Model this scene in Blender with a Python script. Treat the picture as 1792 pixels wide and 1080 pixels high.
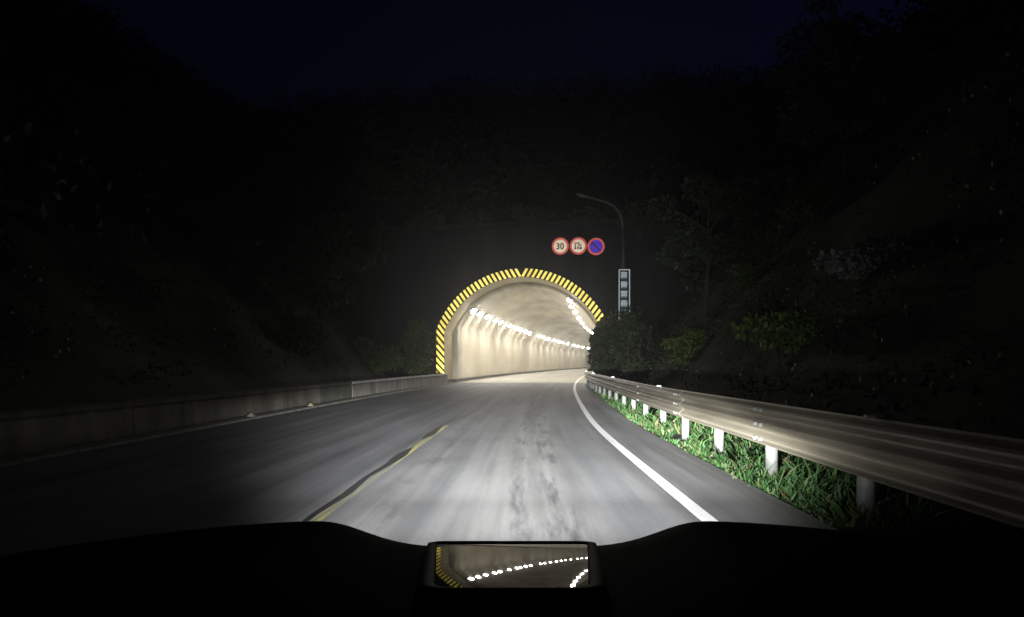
import bpy, math, random
import numpy as np
from mathutils import Vector, Matrix

random.seed(7)
rng = np.random.default_rng(11)
scene = bpy.context.scene
for o in list(bpy.data.objects):
    bpy.data.objects.remove(o)

# ------------------------------------------------------------------ camera
cam_d = bpy.data.cameras.new("Camera")
cam = bpy.data.objects.new("Camera", cam_d)
scene.collection.objects.link(cam)
cam.location = (0, 0, 1.35)
cam.rotation_euler = (math.radians(90), 0, 0)
cam_d.sensor_width = 36.0
cam_d.lens = 36.0 * 1000 / 1792          # 1000 px focal length at 1792 px
cam_d.shift_y = (645 - 540) / 1792       # horizon sits at row 645 of 1080
cam_d.clip_start = 0.05
cam_d.clip_end = 2000
scene.camera = cam

# ------------------------------------------------------------------ world (deep dusk, almost night)
world = bpy.data.worlds.new("World")
scene.world = world
world.use_nodes = True
wn = world.node_tree
bg = wn.nodes["Background"]
sky = wn.nodes.new("ShaderNodeTexSky")
sky.sky_type = 'NISHITA'
sky.sun_disc = False
sky.sun_elevation = math.radians(-3.0)
sky.sun_rotation = math.radians(70)
sky.ozone_density = 4.0
wn.links.new(sky.outputs["Color"], bg.inputs["Color"])
bg.inputs["Strength"].default_value = 0.08

# ------------------------------------------------------------------ exposure / renderer
scene.view_settings.view_transform = 'Standard'
scene.view_settings.look = 'None'
scene.view_settings.gamma = 1
scene.view_settings.exposure = 0
scene.view_settings.use_curve_mapping = False
scene.render.engine = 'CYCLES'
scene.cycles.use_denoising = True
scene.cycles.max_bounces = 8
scene.cycles.diffuse_bounces = 5
scene.cycles.glossy_bounces = 4
scene.cycles.sample_clamp_indirect = 8.0
scene.cycles.caustics_reflective = False
scene.cycles.caustics_refractive = False

# tuning of the lamps the place has
TUNNEL_LAMP = 400.0
HEADLAMP = 48000.0

# ------------------------------------------------------------------ helpers
COL = scene.collection

def link(o, parent=None):
    COL.objects.link(o)
    if parent is not None:
        o.parent = parent
    return o

def mesh_np(name, V, F, uv=None, smooth=False):
    """V (n,3); F list of tuples or an (m,k) array."""
    me = bpy.data.meshes.new(name)
    V = np.asarray(V, dtype=np.float32)
    if isinstance(F, np.ndarray):
        m, k = F.shape
        me.vertices.add(len(V))
        me.vertices.foreach_set("co", V.ravel())
        me.loops.add(m * k)
        me.loops.foreach_set("vertex_index", F.astype(np.int32).ravel())
        me.polygons.add(m)
        me.polygons.foreach_set("loop_start", np.arange(0, m * k, k, dtype=np.int32))
        me.polygons.foreach_set("loop_total", np.full(m, k, dtype=np.int32))
        me.update(calc_edges=True)
        me.validate()
    else:
        me.from_pydata(V.tolist(), [], F)
        me.update()
    if uv is not None:
        l = me.uv_layers.new(name="UVMap")
        uv = np.asarray(uv, dtype=np.float32)
        idx = np.empty(len(me.loops), dtype=np.int32)
        me.loops.foreach_get("vertex_index", idx)
        l.data.foreach_set("uv", uv[idx].ravel())
    if smooth:
        me.polygons.foreach_set("use_smooth", np.ones(len(me.polygons), dtype=bool))
    return me

def obj(name, me, mat=None, parent=None):
    o = bpy.data.objects.new(name, me)
    if mat is not None and len(me.materials) == 0:
        me.materials.append(mat)
    return link(o, parent)

def thing(name, label, cat, group=None, loc=(0, 0, 0)):
    o = bpy.data.objects.new(name, None)
    o.empty_display_size = 0.2
    o.location = loc
    link(o)
    return tag(o, label, cat, group)

def tag(o, label, cat, group=None):
    o["label"] = label
    o["category"] = cat
    if group:
        o["group"] = group
    return o

def rel(V, origin):
    return np.asarray(V, dtype=float) - np.asarray(origin, dtype=float)

class MB:
    """collects simple shapes into one mesh"""
    def __init__(s):
        s.v = []; s.f = []
    def add(s, V, F):
        b = len(s.v)
        s.v += [tuple(p) for p in V]
        s.f += [tuple(i + b for i in f) for f in F]
    def box(s, c, sx, sy, sz, ax=None):
        c = Vector(c)
        X, Y, Z = ax if ax else (Vector((1, 0, 0)), Vector((0, 1, 0)), Vector((0, 0, 1)))
        P = []
        for k in (-1, 1):
            for j in (-1, 1):
                for i in (-1, 1):
                    P.append(c + X * (i * sx / 2) + Y * (j * sy / 2) + Z * (k * sz / 2))
        s.add(P, [(0, 2, 3, 1), (4, 5, 7, 6), (0, 1, 5, 4), (2, 6, 7, 3), (0, 4, 6, 2), (1, 3, 7, 5)])
    def tube(s, pts, radii, n=10, caps=True):
        pts = [Vector(p) for p in pts]
        rings = []
        up = Vector((0, 0, 1))
        for i, p in enumerate(pts):
            t = (pts[min(i + 1, len(pts) - 1)] - pts[max(i - 1, 0)]).normalized()
            a = t.cross(up)
            if a.length < 1e-3:
                a = t.cross(Vector((1, 0, 0)))
            a.normalize()
            b = t.cross(a).normalized()
            r = radii[i] if hasattr(radii, '__len__') else radii
            rings.append([p + (a * math.cos(2 * math.pi * k / n) + b * math.sin(2 * math.pi * k / n)) * r for k in range(n)])
        V = [q for r in rings for q in r]
        F = []
        for i in range(len(rings) - 1):
            for k in range(n):
                F.append((i * n + k, i * n + (k + 1) % n, (i + 1) * n + (k + 1) % n, (i + 1) * n + k))
        if caps:
            F.append(tuple(range(n - 1, -1, -1)))
            F.append(tuple((len(rings) - 1) * n + k for k in range(n)))
        s.add(V, F)
    def build(s, name, mat=None, parent=None, smooth=False):
        me = bpy.data.meshes.new(name)
        me.from_pydata(s.v, [], s.f)
        me.update()
        if smooth:
            for p in me.polygons:
                p.use_smooth = True
        return obj(name, me, mat, parent)

# ------------------------------------------------------------------ materials
def new_mat(name):
    m = bpy.data.materials.new(name)
    m.use_nodes = True
    nt = m.node_tree
    return m, nt, nt.nodes["Principled BSDF"]

def N(nt, t, **kw):
    n = nt.nodes.new(t)
    for k, v in kw.items():
        setattr(n, k, v)
    return n

def ramp(nt, stops):
    r = N(nt, "ShaderNodeValToRGB")
    e = r.color_ramp.elements
    while len(e) < len(stops):
        e.new(0.5)
    for i, (p, c) in enumerate(stops):
        e[i].position = p
        e[i].color = (c[0], c[1], c[2], 1) if hasattr(c, '__len__') else (c, c, c, 1)
    return r

def simple(name, ca, cb, scale=3.0, rough=0.7, stretch=(1, 1, 1), coord="Object", bump=0.0, detail=6, metallic=0.0, spec=0.4):
    m, nt, b = new_mat(name)
    tc = N(nt, "ShaderNodeTexCoord")
    mp = N(nt, "ShaderNodeMapping")
    mp.inputs["Scale"].default_value = stretch
    nz = N(nt, "ShaderNodeTexNoise")
    nz.inputs["Scale"].default_value = scale
    nz.inputs["Detail"].default_value = detail
    nz.inputs["Roughness"].default_value = 0.65
    r = ramp(nt, [(0.3, ca), (0.7, cb)])
    L = nt.links.new
    L(tc.outputs[coord], mp.inputs["Vector"])
    L(mp.outputs[0], nz.inputs["Vector"])
    L(nz.outputs["Fac"], r.inputs["Fac"])
    L(r.outputs["Color"], b.inputs["Base Color"])
    b.inputs["Roughness"].default_value = rough
    b.inputs["Metallic"].default_value = metallic
    b.inputs["Specular IOR Level"].default_value = spec
    if bump:
        bp = N(nt, "ShaderNodeBump")
        bp.inputs["Strength"].default_value = bump
        bp.inputs["Distance"].default_value = 0.05
        L(nz.outputs["Fac"], bp.inputs["Height"])
        L(bp.outputs[0], b.inputs["Normal"])
    return m

def emit(name, col, s):
    m, nt, b = new_mat(name)
    b.inputs["Base Color"].default_value = (0.8, 0.8, 0.8, 1)
    b.inputs["Emission Color"].default_value = (*col, 1)
    b.inputs["Emission Strength"].default_value = s
    return m

def reflective_sheet(name, ca, cb, rough=0.36, facing=None):
    """metallised prismatic sheeting; facing = the fixed point on the approach lane its prisms are set to"""
    m = simple(name, ca, cb, 1.3 if facing else 5, rough, metallic=1.0, detail=8)
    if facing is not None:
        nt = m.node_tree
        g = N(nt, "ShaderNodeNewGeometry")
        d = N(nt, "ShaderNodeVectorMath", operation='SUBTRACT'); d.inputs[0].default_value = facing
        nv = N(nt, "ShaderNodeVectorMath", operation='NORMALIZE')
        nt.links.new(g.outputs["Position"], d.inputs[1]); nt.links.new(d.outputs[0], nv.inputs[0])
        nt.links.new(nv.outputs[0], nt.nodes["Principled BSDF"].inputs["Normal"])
    return m

def road_material():
    """worn asphalt; UV = metres (u across from the right white line, v along)"""
    m, nt, b = new_mat("worn_asphalt")
    L = nt.links.new
    uv = N(nt, "ShaderNodeUVMap"); uv.uv_map = "UVMap"
    sep = N(nt, "ShaderNodeSeparateXYZ")
    L(uv.outputs[0], sep.inputs[0])

    def noise(sx, sy, detail=5, rough=0.6, off=0.0):
        mp = N(nt, "ShaderNodeMapping")
        mp.inputs["Scale"].default_value = (sx, sy, 1)
        mp.inputs["Location"].default_value = (off, off * 1.7, 0)
        L(uv.outputs[0], mp.inputs["Vector"])
        n = N(nt, "ShaderNodeTexNoise")
        n.inputs["Scale"].default_value = 1.0
        n.inputs["Detail"].default_value = detail
        n.inputs["Roughness"].default_value = rough
        L(mp.outputs[0], n.inputs["Vector"])
        return n.outputs["Fac"]

    def math_(op, a, bb, clamp=False):
        n = N(nt, "ShaderNodeMath", operation=op, use_clamp=clamp)
        for i, v in enumerate((a, bb)):
            if v is None: continue
            if isinstance(v, (int, float)): n.inputs[i].default_value = v
            else: L(v, n.inputs[i])
        return n.outputs[0]

    def band(centre, half):
        """1 at u=centre falling to 0 at half away"""
        d = math_('ABSOLUTE', math_('SUBTRACT', sep.outputs[0], centre), None)
        return math_('SUBTRACT', 1.0, math_('DIVIDE', d, half), True)

    def mix(a, bb, f):
        n = N(nt, "ShaderNodeMix", data_type='RGBA')
        if isinstance(f, (int, float)): n.inputs[0].default_value = f
        else: L(f, n.inputs[0])
        for i, v in ((6, a), (7, bb)):
            if hasattr(v, 'is_output'): L(v, n.inputs[i])
            else: n.inputs[i].default_value = (*v, 1)
        return n.outputs[2]

    streak = noise(2.6, 0.09, 6, 0.6)
    patch = noise(0.9, 0.35, 5, 0.6, 3.0)
    fine = noise(60, 60, 3, 0.7, 9.0)
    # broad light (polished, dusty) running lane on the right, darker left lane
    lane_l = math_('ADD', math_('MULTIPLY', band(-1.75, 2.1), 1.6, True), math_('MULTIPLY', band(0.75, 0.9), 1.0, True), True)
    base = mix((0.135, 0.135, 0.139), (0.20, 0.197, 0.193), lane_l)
    st = ramp(nt, [(0.36, 0.62), (0.64, 1.18)])
    L(streak, st.inputs[0])
    pt = ramp(nt, [(0.3, 0.8), (0.7, 1.15)])
    L(patch, pt.inputs[0])
    fn = ramp(nt, [(0.25, 0.75), (0.75, 1.25)])
    L(fine, fn.inputs[0])
    mu = N(nt, "ShaderNodeVectorMath", operation='MULTIPLY')
    L(st.outputs[0], mu.inputs[0]); L(pt.outputs[0], mu.inputs[1])
    mu2 = N(nt, "ShaderNodeVectorMath", operation='MULTIPLY')
    L(mu.outputs[0], mu2.inputs[0]); L(fn.outputs[0], mu2.inputs[1])
    mu3 = N(nt, "ShaderNodeVectorMath", operation='MULTIPLY')
    L(base, mu3.inputs[0]); L(mu2.outputs[0], mu3.inputs[1])
    # dark bluish wheel paths
    w1 = math_('MULTIPLY', band(-0.72, 0.42), 0.55)
    w2 = math_('MULTIPLY', band(-2.55, 0.42), 0.45)
    wheel = math_('MULTIPLY', math_('ADD', w1, w2), math_('ADD', 0.3, streak), True)
    col = mix(mu3.outputs[0], (0.085, 0.09, 0.1), wheel)
    # oil spots and skid dashes between the wheel paths
    sp = noise(5.5, 0.75, 4, 0.65, 21.0)
    thr = ramp(nt, [(0.48, 0.0), (0.65, 1.0)])
    L(sp, thr.inputs[0])
    spots = math_('ADD', math_('MULTIPLY', band(-1.30, 0.22), 1.8, True), math_('MULTIPLY', band(-1.68, 0.18), 1.2, True), True)
    spf = math_('MULTIPLY', math_('MULTIPLY', spots, thr.outputs[0]), 0.72)
    col = mix(col, (0.035, 0.033, 0.036), spf)
    # tar drips right of the centre line
    sp2 = noise(3.0, 0.9, 4, 0.6, 33.0)
    thr2 = ramp(nt, [(0.50, 0.0), (0.68, 1.0)])
    L(sp2, thr2.inputs[0])
    dr = math_('MULTIPLY', math_('MULTIPLY', band(-2.95, 0.5), thr2.outputs[0]), 0.65)
    col = mix(col, (0.05, 0.05, 0.052), dr)
    L(col, b.inputs["Base Color"])
    b.inputs["Roughness"].default_value = 0.72
    b.inputs["Specular IOR Level"].default_value = 0.35
    bp = N(nt, "ShaderNodeBump")
    bp.inputs["Strength"].default_value = 0.35
    bp.inputs["Distance"].default_value = 0.01
    L(fine, bp.inputs["Height"])
    L(bp.outputs[0], b.inputs["Normal"])
    return m

def paint_material(name, col, worn, amount, su=9, sv=0.8):
    m, nt, b = new_mat(name)
    L = nt.links.new
    uv = N(nt, "ShaderNodeUVMap"); uv.uv_map = "UVMap"
    mp = N(nt, "ShaderNodeMapping"); mp.inputs["Scale"].default_value = (su, sv, 1)
    n = N(nt, "ShaderNodeTexNoise")
    n.inputs["Scale"].default_value = 1; n.inputs["Detail"].default_value = 8; n.inputs["Roughness"].default_value = 0.7
    r = ramp(nt, [(amount - 0.08, worn), (amount + 0.06, col)])
    L(uv.outputs[0], mp.inputs[0]); L(mp.outputs[0], n.inputs["Vector"]); L(n.outputs["Fac"], r.inputs[0])
    L(r.outputs[0], b.inputs["Base Color"])
    b.inputs["Roughness"].default_value = 0.6
    return m

def lining_material():
    m, nt, b = new_mat("tunnel_lining_concrete")
    L = nt.links.new
    uv = N(nt, "ShaderNodeUVMap"); uv.uv_map = "UVMap"   # u around the arch (m), v along (m)
    def nz(sx, sy, d=5, off=0):
        mp = N(nt, "ShaderNodeMapping"); mp.inputs["Scale"].default_value = (sx, sy, 1); mp.inputs["Location"].default_value = (off, off, 0)
        n = N(nt, "ShaderNodeTexNoise"); n.inputs["Scale"].default_value = 1; n.inputs["Detail"].default_value = d; n.inputs["Roughness"].default_value = 0.6
        L(uv.outputs[0], mp.inputs[0]); L(mp.outputs[0], n.inputs["Vector"])
        return n.outputs["Fac"]
    r1 = ramp(nt, [(0.25, (0.56, 0.515, 0.42)), (0.75, (0.66, 0.61, 0.51))])
    L(nz(0.10, 0.35, 4), r1.inputs[0])          # run-down streaks
    r2 = ramp(nt, [(0.34, (0.80, 0.78, 0.70)), (0.60, (1.0, 1.0, 1.0))])
    L(nz(0.22, 0.16, 5, 5), r2.inputs[0])        # damp and soot patches
    mu = N(nt, "ShaderNodeVectorMath", operation='MULTIPLY')
    L(r1.outputs[0], mu.inputs[0]); L(r2.outputs[0], mu.inputs[1])
    # ragged soot and algae patches along the crown, plus shade painted into the ceiling
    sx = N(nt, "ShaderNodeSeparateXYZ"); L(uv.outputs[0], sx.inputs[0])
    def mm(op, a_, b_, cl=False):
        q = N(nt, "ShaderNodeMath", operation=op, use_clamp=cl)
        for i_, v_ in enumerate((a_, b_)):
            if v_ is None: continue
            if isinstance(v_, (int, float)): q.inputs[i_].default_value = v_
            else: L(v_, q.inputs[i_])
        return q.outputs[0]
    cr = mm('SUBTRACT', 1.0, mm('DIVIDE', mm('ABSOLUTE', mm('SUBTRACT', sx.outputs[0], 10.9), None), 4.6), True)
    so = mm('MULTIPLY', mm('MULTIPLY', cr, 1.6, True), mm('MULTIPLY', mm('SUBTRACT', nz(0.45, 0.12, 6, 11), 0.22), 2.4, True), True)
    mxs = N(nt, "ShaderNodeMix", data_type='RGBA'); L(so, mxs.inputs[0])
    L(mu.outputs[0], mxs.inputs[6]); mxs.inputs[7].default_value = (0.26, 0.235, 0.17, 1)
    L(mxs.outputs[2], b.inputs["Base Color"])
    b.inputs["Roughness"].default_value = 0.8
    bp = N(nt, "ShaderNodeBump"); bp.inputs["Strength"].default_value = 0.2; bp.inputs["Distance"].default_value = 0.02
    L(nz(4, 4, 4, 2), bp.inputs["Height"]); L(bp.outputs[0], b.inputs["Normal"])
    return m

def leaf_material(name, ca, cb, dry=None):
    m, nt, b = new_mat(name)
    L = nt.links.new
    g = N(nt, "ShaderNodeNewGeometry")
    r = ramp(nt, [(0.0, ca), (1.0, cb)] if dry is None else [(0.0, ca), (0.80, cb), (0.86, dry), (1.0, dry)])
    L(g.outputs["Random Per Island"], r.inputs[0])
    L(r.outputs[0], b.inputs["Base Color"])
    b.inputs["Roughness"].default_value = 0.6
    b.inputs["Specular IOR Level"].default_value = 0.25
    return m

M = {
    'road': road_material(),
    'white_line': paint_material("white_road_paint", (0.78, 0.78, 0.76), (0.3, 0.3, 0.3), 0.36),
    'yellow_line': paint_material("worn_yellow_road_paint", (0.42, 0.38, 0.11), (0.19, 0.185, 0.155), 0.55, 6, 0.38),
    'tar': simple("tar_seal", (0.018, 0.018, 0.018), (0.04, 0.04, 0.042), 8, 0.5),
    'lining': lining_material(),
    'collar': simple("collar_concrete_yellow_bounce", (0.30, 0.25, 0.15), (0.42, 0.36, 0.24), 1.2, 0.85, bump=0.2),  # reflected yellow light is tinted into this concrete's colour
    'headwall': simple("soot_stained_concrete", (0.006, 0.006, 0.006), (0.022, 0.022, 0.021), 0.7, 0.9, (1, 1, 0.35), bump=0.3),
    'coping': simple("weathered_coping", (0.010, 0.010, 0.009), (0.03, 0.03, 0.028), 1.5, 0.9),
    'black_band': simple("black_reflective_band", (0.010, 0.009, 0.004), (0.02, 0.018, 0.008), 3, 0.6),
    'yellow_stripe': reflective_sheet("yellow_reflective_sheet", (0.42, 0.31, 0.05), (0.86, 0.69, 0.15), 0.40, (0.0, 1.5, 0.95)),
    'pavement': simple("pale_concrete_pavement", (0.30, 0.285, 0.25), (0.42, 0.40, 0.36), 0.6, 0.8, (1.0, 0.3, 1.0), bump=0.1),
    'kerb': simple("kerb_concrete", (0.05, 0.048, 0.04), (0.13, 0.124, 0.108), 2.2, 0.85, bump=0.2),
    'drain': simple("wet_drain", (0.008, 0.008, 0.008), (0.02, 0.02, 0.018), 4, 0.6),
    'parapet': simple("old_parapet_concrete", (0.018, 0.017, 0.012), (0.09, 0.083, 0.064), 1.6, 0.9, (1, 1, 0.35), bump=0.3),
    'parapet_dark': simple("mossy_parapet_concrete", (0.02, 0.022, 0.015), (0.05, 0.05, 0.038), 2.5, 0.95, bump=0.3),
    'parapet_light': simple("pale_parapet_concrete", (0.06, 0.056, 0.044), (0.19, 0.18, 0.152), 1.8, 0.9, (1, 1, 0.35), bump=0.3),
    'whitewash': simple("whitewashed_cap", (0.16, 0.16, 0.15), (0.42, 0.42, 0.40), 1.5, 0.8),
    'rail': simple("dusty_galvanised_rail", (0.07, 0.060, 0.040), (0.15, 0.135, 0.10), 1.6, 0.55, (1.0, 0.25, 4.0), spec=0.5, bump=0.05),
    'rail_post': simple("pale_galvanised_post", (0.085, 0.09, 0.082), (0.18, 0.187, 0.172), 5, 0.6),
    'steel': simple("grey_painted_steel", (0.10, 0.10, 0.10), (0.16, 0.16, 0.16), 3, 0.5),
    'lamp_steel': simple("dull_lamp_post_paint", (0.035, 0.035, 0.036), (0.06, 0.06, 0.062), 3, 0.6),
    'steel_dark': simple("dark_weathered_steel", (0.030, 0.030, 0.032), (0.05, 0.05, 0.052), 3, 0.6),
    'reflector_white': reflective_sheet("white_reflector", (0.75, 0.75, 0.75), (0.85, 0.85, 0.85), 0.4),
    'reflector_yellow': reflective_sheet("yellow_reflector", (0.6, 0.5, 0.05), (0.7, 0.6, 0.08), 0.4),
    'sign_face': reflective_sheet("cream_sign_sheet", (0.74, 0.60, 0.44), (0.80, 0.66, 0.50), 0.48),
    'sign_red': reflective_sheet("red_sign_sheet", (0.33, 0.06, 0.045), (0.38, 0.075, 0.055), 0.42),
    'sign_blue': reflective_sheet("blue_sign_sheet", (0.045, 0.02, 0.22), (0.06, 0.03, 0.27), 0.42),
    'sign_black': simple("black_sign_print", (0.018, 0.013, 0.008), (0.025, 0.02, 0.01), 3, 0.6),
    'plate_dark': simple("dark_blue_plate", (0.006, 0.012, 0.022), (0.012, 0.02, 0.034), 3, 0.6),
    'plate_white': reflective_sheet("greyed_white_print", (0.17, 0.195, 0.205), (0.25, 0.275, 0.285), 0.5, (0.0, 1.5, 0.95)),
    'ground': simple("soil_and_weeds", (0.008, 0.011, 0.005), (0.045, 0.044, 0.030), 0.9, 0.95, bump=0.6),
    'rock': simple("dark_cut_rock", (0.010, 0.011, 0.009), (0.05, 0.05, 0.046), 0.5, 0.95, bump=0.9, detail=10),
    'forest_floor': simple("forest_floor", (0.010, 0.014, 0.007), (0.03, 0.034, 0.02), 0.2, 0.95, bump=0.6),
    'grass': leaf_material("verge_grass", (0.012, 0.04, 0.009), (0.045, 0.10, 0.026), (0.10, 0.09, 0.045)),
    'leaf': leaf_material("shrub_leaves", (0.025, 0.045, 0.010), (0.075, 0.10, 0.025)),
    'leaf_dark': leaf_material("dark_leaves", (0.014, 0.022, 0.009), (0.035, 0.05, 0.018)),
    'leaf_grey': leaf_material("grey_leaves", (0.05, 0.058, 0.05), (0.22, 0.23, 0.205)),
    'bark': simple("bark", (0.03, 0.025, 0.018), (0.06, 0.05, 0.035), 6, 0.95, (1, 1, 0.2)),
    'car_paint': simple("dusty_black_car_paint", (0.004, 0.004, 0.0045), (0.007, 0.007, 0.0075), 3, 0.42, spec=0.16),
    'gloss_black': simple("polished_black_panel", (0.006, 0.006, 0.006), (0.008, 0.008, 0.008), 3, 0.018, spec=0.5),
    'dash': simple("dusty_dashboard_vinyl", (0.003, 0.003, 0.003), (0.006, 0.006, 0.0058), 14, 0.65, spec=0.2, bump=0.05),
    'black_plastic': simple("black_plastic", (0.008, 0.008, 0.008), (0.014, 0.014, 0.014), 10, 0.75, spec=0.15),
    'rubber': simple("tyre_rubber", (0.012, 0.012, 0.012), (0.02, 0.02, 0.02), 10, 0.9),
    'lamp_lens': emit("headlamp_lens", (1.0, 0.97, 0.92), 4.0),
    'tunnel_lens': emit("tunnel_lamp_lens", (1.0, 0.955, 0.86), TUNNEL_LAMP),
}

M['gloss_black'].node_tree.nodes["Principled BSDF"].inputs["IOR"].default_value = 1.06
M['dash'].node_tree.nodes["Principled BSDF"].inputs["IOR"].default_value = 1.035
M['car_paint'].node_tree.nodes["Principled BSDF"].inputs["IOR"].default_value = 1.06
M['black_plastic'].node_tree.nodes["Principled BSDF"].inputs["IOR"].default_value = 1.2
# ------------------------------------------------------------------ road alignment
_zs = np.arange(-120, 420, 0.25)
_kn = [(-120, .012), (0, .015), (9, .022), (12, .035), (16, .072), (27, .09), (35, .115), (50, .15), (75, .185), (110, .225), (200, .33), (260, .42), (420, .5)]
_sl = np.interp(_zs, [k[0] for k in _kn], [k[1] for k in _kn])
_w = np.concatenate([[0], np.cumsum((_sl[1:] + _sl[:-1]) / 2 * 0.25)])
_w += 1.74 - np.interp(5, _zs, _w)

def W(z): return np.interp(z, _zs, _w)          # x of the right white line
def S(z): return np.interp(z, _zs, _sl)
def ZR(z):
    t = np.maximum(0, np.asarray(z, dtype=float) - 9)
    return np.where(t < 6, 0.0095 * t * t / 12, 0.0095 * (t - 3))

def P(z, u, h=0.0):
    """point at chainage z, u metres right of the right white line, h above the road"""
    th = math.atan(float(S(z)))
    return np.array([float(W(z)) + u * math.cos(th), z - u * math.sin(th), float(ZR(z)) + h])

def frame(z):
    th = math.atan(float(S(z)))
    return Vector((math.cos(th), -math.sin(th), 0)), Vector((math.sin(th), math.cos(th), 0)), Vector((0, 0, 1))

def ribbon(name, zs, us, h, mat, parent=None, wob=None):
    """a sheet following the road; us = offsets across (list) or function of z giving the list"""
    V, UV, F = [], [], []
    k = None
    for i, z in enumerate(zs):
        uu = us(z) if callable(us) else us
        k = len(uu)
        for u in uu:
            V.append(P(z, u, h)); UV.append((u, z))
    for i in range(len(zs) - 1):
        for j in range(k - 1):
            F.append((i * k + j, i * k + j + 1, (i + 1) * k + j + 1, (i + 1) * k + j))
    return obj(name, mesh_np(name, V, np.array(F), UV), mat, parent)

Z_PORTAL = 42.0
AX = -4.0                        # the tunnel axis lies 4 m left of the right white line
pn, pt_, pz = frame(Z_PORTAL)
PO = Vector(P(Z_PORTAL, AX))     # portal origin on the road surface
def portal(a, w, h): return PO + pn * a + pt_ * w + pz * h

# ------------------------------------------------------------------ terrain
def vnoise(x, y, seed=0):
    """cheap smooth value noise, vectorised"""
    x = np.asarray(x, float); y = np.asarray(y, float)
    xi = np.floor(x).astype(np.int64); yi = np.floor(y).astype(np.int64)
    xf = x - xi; yf = y - yi
    xf = xf * xf * (3 - 2 * xf); yf = yf * yf * (3 - 2 * yf)
    def h(a, b):
        n = (a * 374761393 + b * 668265263 + seed * 974711) & 0x7fffffff
        n = ((n ^ (n >> 13)) * 1274126177) & 0x7fffffff
        return ((n ^ (n >> 16)) & 0xffff) / 65535.0
    return (h(xi, yi) * (1 - xf) + h(xi + 1, yi) * xf) * (1 - yf) + (h(xi, yi + 1) * (1 - xf) + h(xi + 1, yi + 1) * xf) * yf

def fbm(x, y, seed=0, o=4):
    s = 0; a = 0.5
    for i in range(o):
        s = s + a * (vnoise(x * 2 ** i, y * 2 ** i, seed + i) - 0.5); a *= 0.5
    return s

def side_height(x, y):
    """valley sides: left hillside and the cut slope on the right"""
    u = x - W(y)
    zr = ZR(y)
    n = fbm(x / 5.0, y / 5.0, 3)
    rgt = np.maximum(0, u - 3.4)
    lft = np.maximum(0, -u - 12.5)
    g = np.where(u > 1.0, -0.03 + 0.0 * u, np.where(u < -10.6, 0.25, -0.06))
    h = zr + g + 1.25 * rgt / (1 + rgt * 0.006) + 1.0 * lft / (1 + lft * 0.004)
    rough = np.clip(rgt / 2, 0, 1) + np.clip(lft / 2, 0, 1)
    h = h + rough * (n * 3.2) + np.clip((u - 1.2) / 2, 0, 1) * 0.12 * (vnoise(x * 2, y * 2, 8) - .5)
    return np.minimum(h, 75 + 10 * n)

def grid_faces(nx, ny):
    i, j = np.meshgrid(np.arange(nx - 1), np.arange(ny - 1), indexing='ij')
    a = (i * ny + j).ravel()
    return np.stack([a, a + ny, a + ny + 1, a + 1], 1)

a_ax = np.unique(np.concatenate([np.linspace(-160, -30, 45), np.linspace(-30, 30, 90), np.linspace(30, 160, 45)]))
w_ax = np.concatenate([np.linspace(-150, -45, 50), np.linspace(-44, 0.4, 80)])
A_, W_ = np.meshgrid(a_ax, w_ax, indexing='ij')
X_ = PO.x + A_ * pn.x + W_ * pt_.x
Y_ = PO.y + A_ * pn.y + W_ * pt_.y
H_ = side_height(X_, Y_)
g = obj("ground", mesh_np("ground", np.stack([X_.ravel(), Y_.ravel(), H_.ravel()], 1), grid_faces(*A_.shape), smooth=True), M['ground'])
g["kind"] = "structure"

HW_TOP = 11.6
def mountain_height(a, w):
    x = PO.x + a * pn.x + w * pt_.x
    y = PO.y + a * pn.y + w * pt_.y
    seam = side_height(PO.x + a * pn.x, PO.y + a * pn.y)
    side = side_height(x, y)
    c = HW_TOP - 0.3 + 0.62 * np.minimum(w, 75) + 0.12 * np.maximum(0, w - 75)
    c = c + fbm(x / 9, y / 9, 21) * np.clip(w / 6, 0, 1) * 6
    h = np.maximum(np.maximum(c, seam), side)
    return h

wm = np.concatenate([[0.85], np.linspace(1.5, 40, 40), np.linspace(43, 330, 60)])
A2, W2 = np.meshgrid(a_ax, wm, indexing='ij')
X2 = PO.x + A2 * pn.x + W2 * pt_.x
Y2 = PO.y + A2 * pn.y + W2 * pt_.y
H2 = mountain_height(A2, W2)
V2 = np.stack([X2.ravel(), Y2.ravel(), H2.ravel()], 1)
F2 = [tuple(f) for f in grid_faces(*A2.shape).tolist()]
V2 = V2.tolist()
base = len(V2)
nw = len(wm)
for i, a in enumerate(a_ax):                         # rock face beside the headwall
    V2.append((PO.x + a * pn.x + .85 * pt_.x, PO.y + a * pn.y + .85 * pt_.y, -1.0))
for i in range(len(a_ax) - 1):
    if a_ax[i + 1] < -8.5 or a_ax[i] > 8.5:
        F2.append((i * nw, base + i, base + i + 1, (i + 1) * nw))
me = mesh_np("mountain", V2, F2, smooth=True)
mo = obj("mountain", me, M['forest_floor']); mo["kind"] = "structure"

def ground_at(x, y):
    """terrain height under a point"""
    d = Vector((x, y, 0)) - PO
    a = d.x * pn.x + d.y * pn.y; w = d.x * pt_.x + d.y * pt_.y
    if w > 0.85:
        return float(mountain_height(np.array(a), np.array(w)))
    return float(side_height(np.array(x), np.array(y)))

def hit(px, py, z0=4.0, z1=160.0):
    """first terrain point that the photograph's pixel looks at (used only to choose where a plant grows)"""
    z = z0
    while z < z1:
        x = (px - 896) / 1000 * z; h = 1.35 - (py - 645) / 1000 * z
        if h < ground_at(x, z):
            return x, z, ground_at(x, z)
        z += 0.2
    return None

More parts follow.
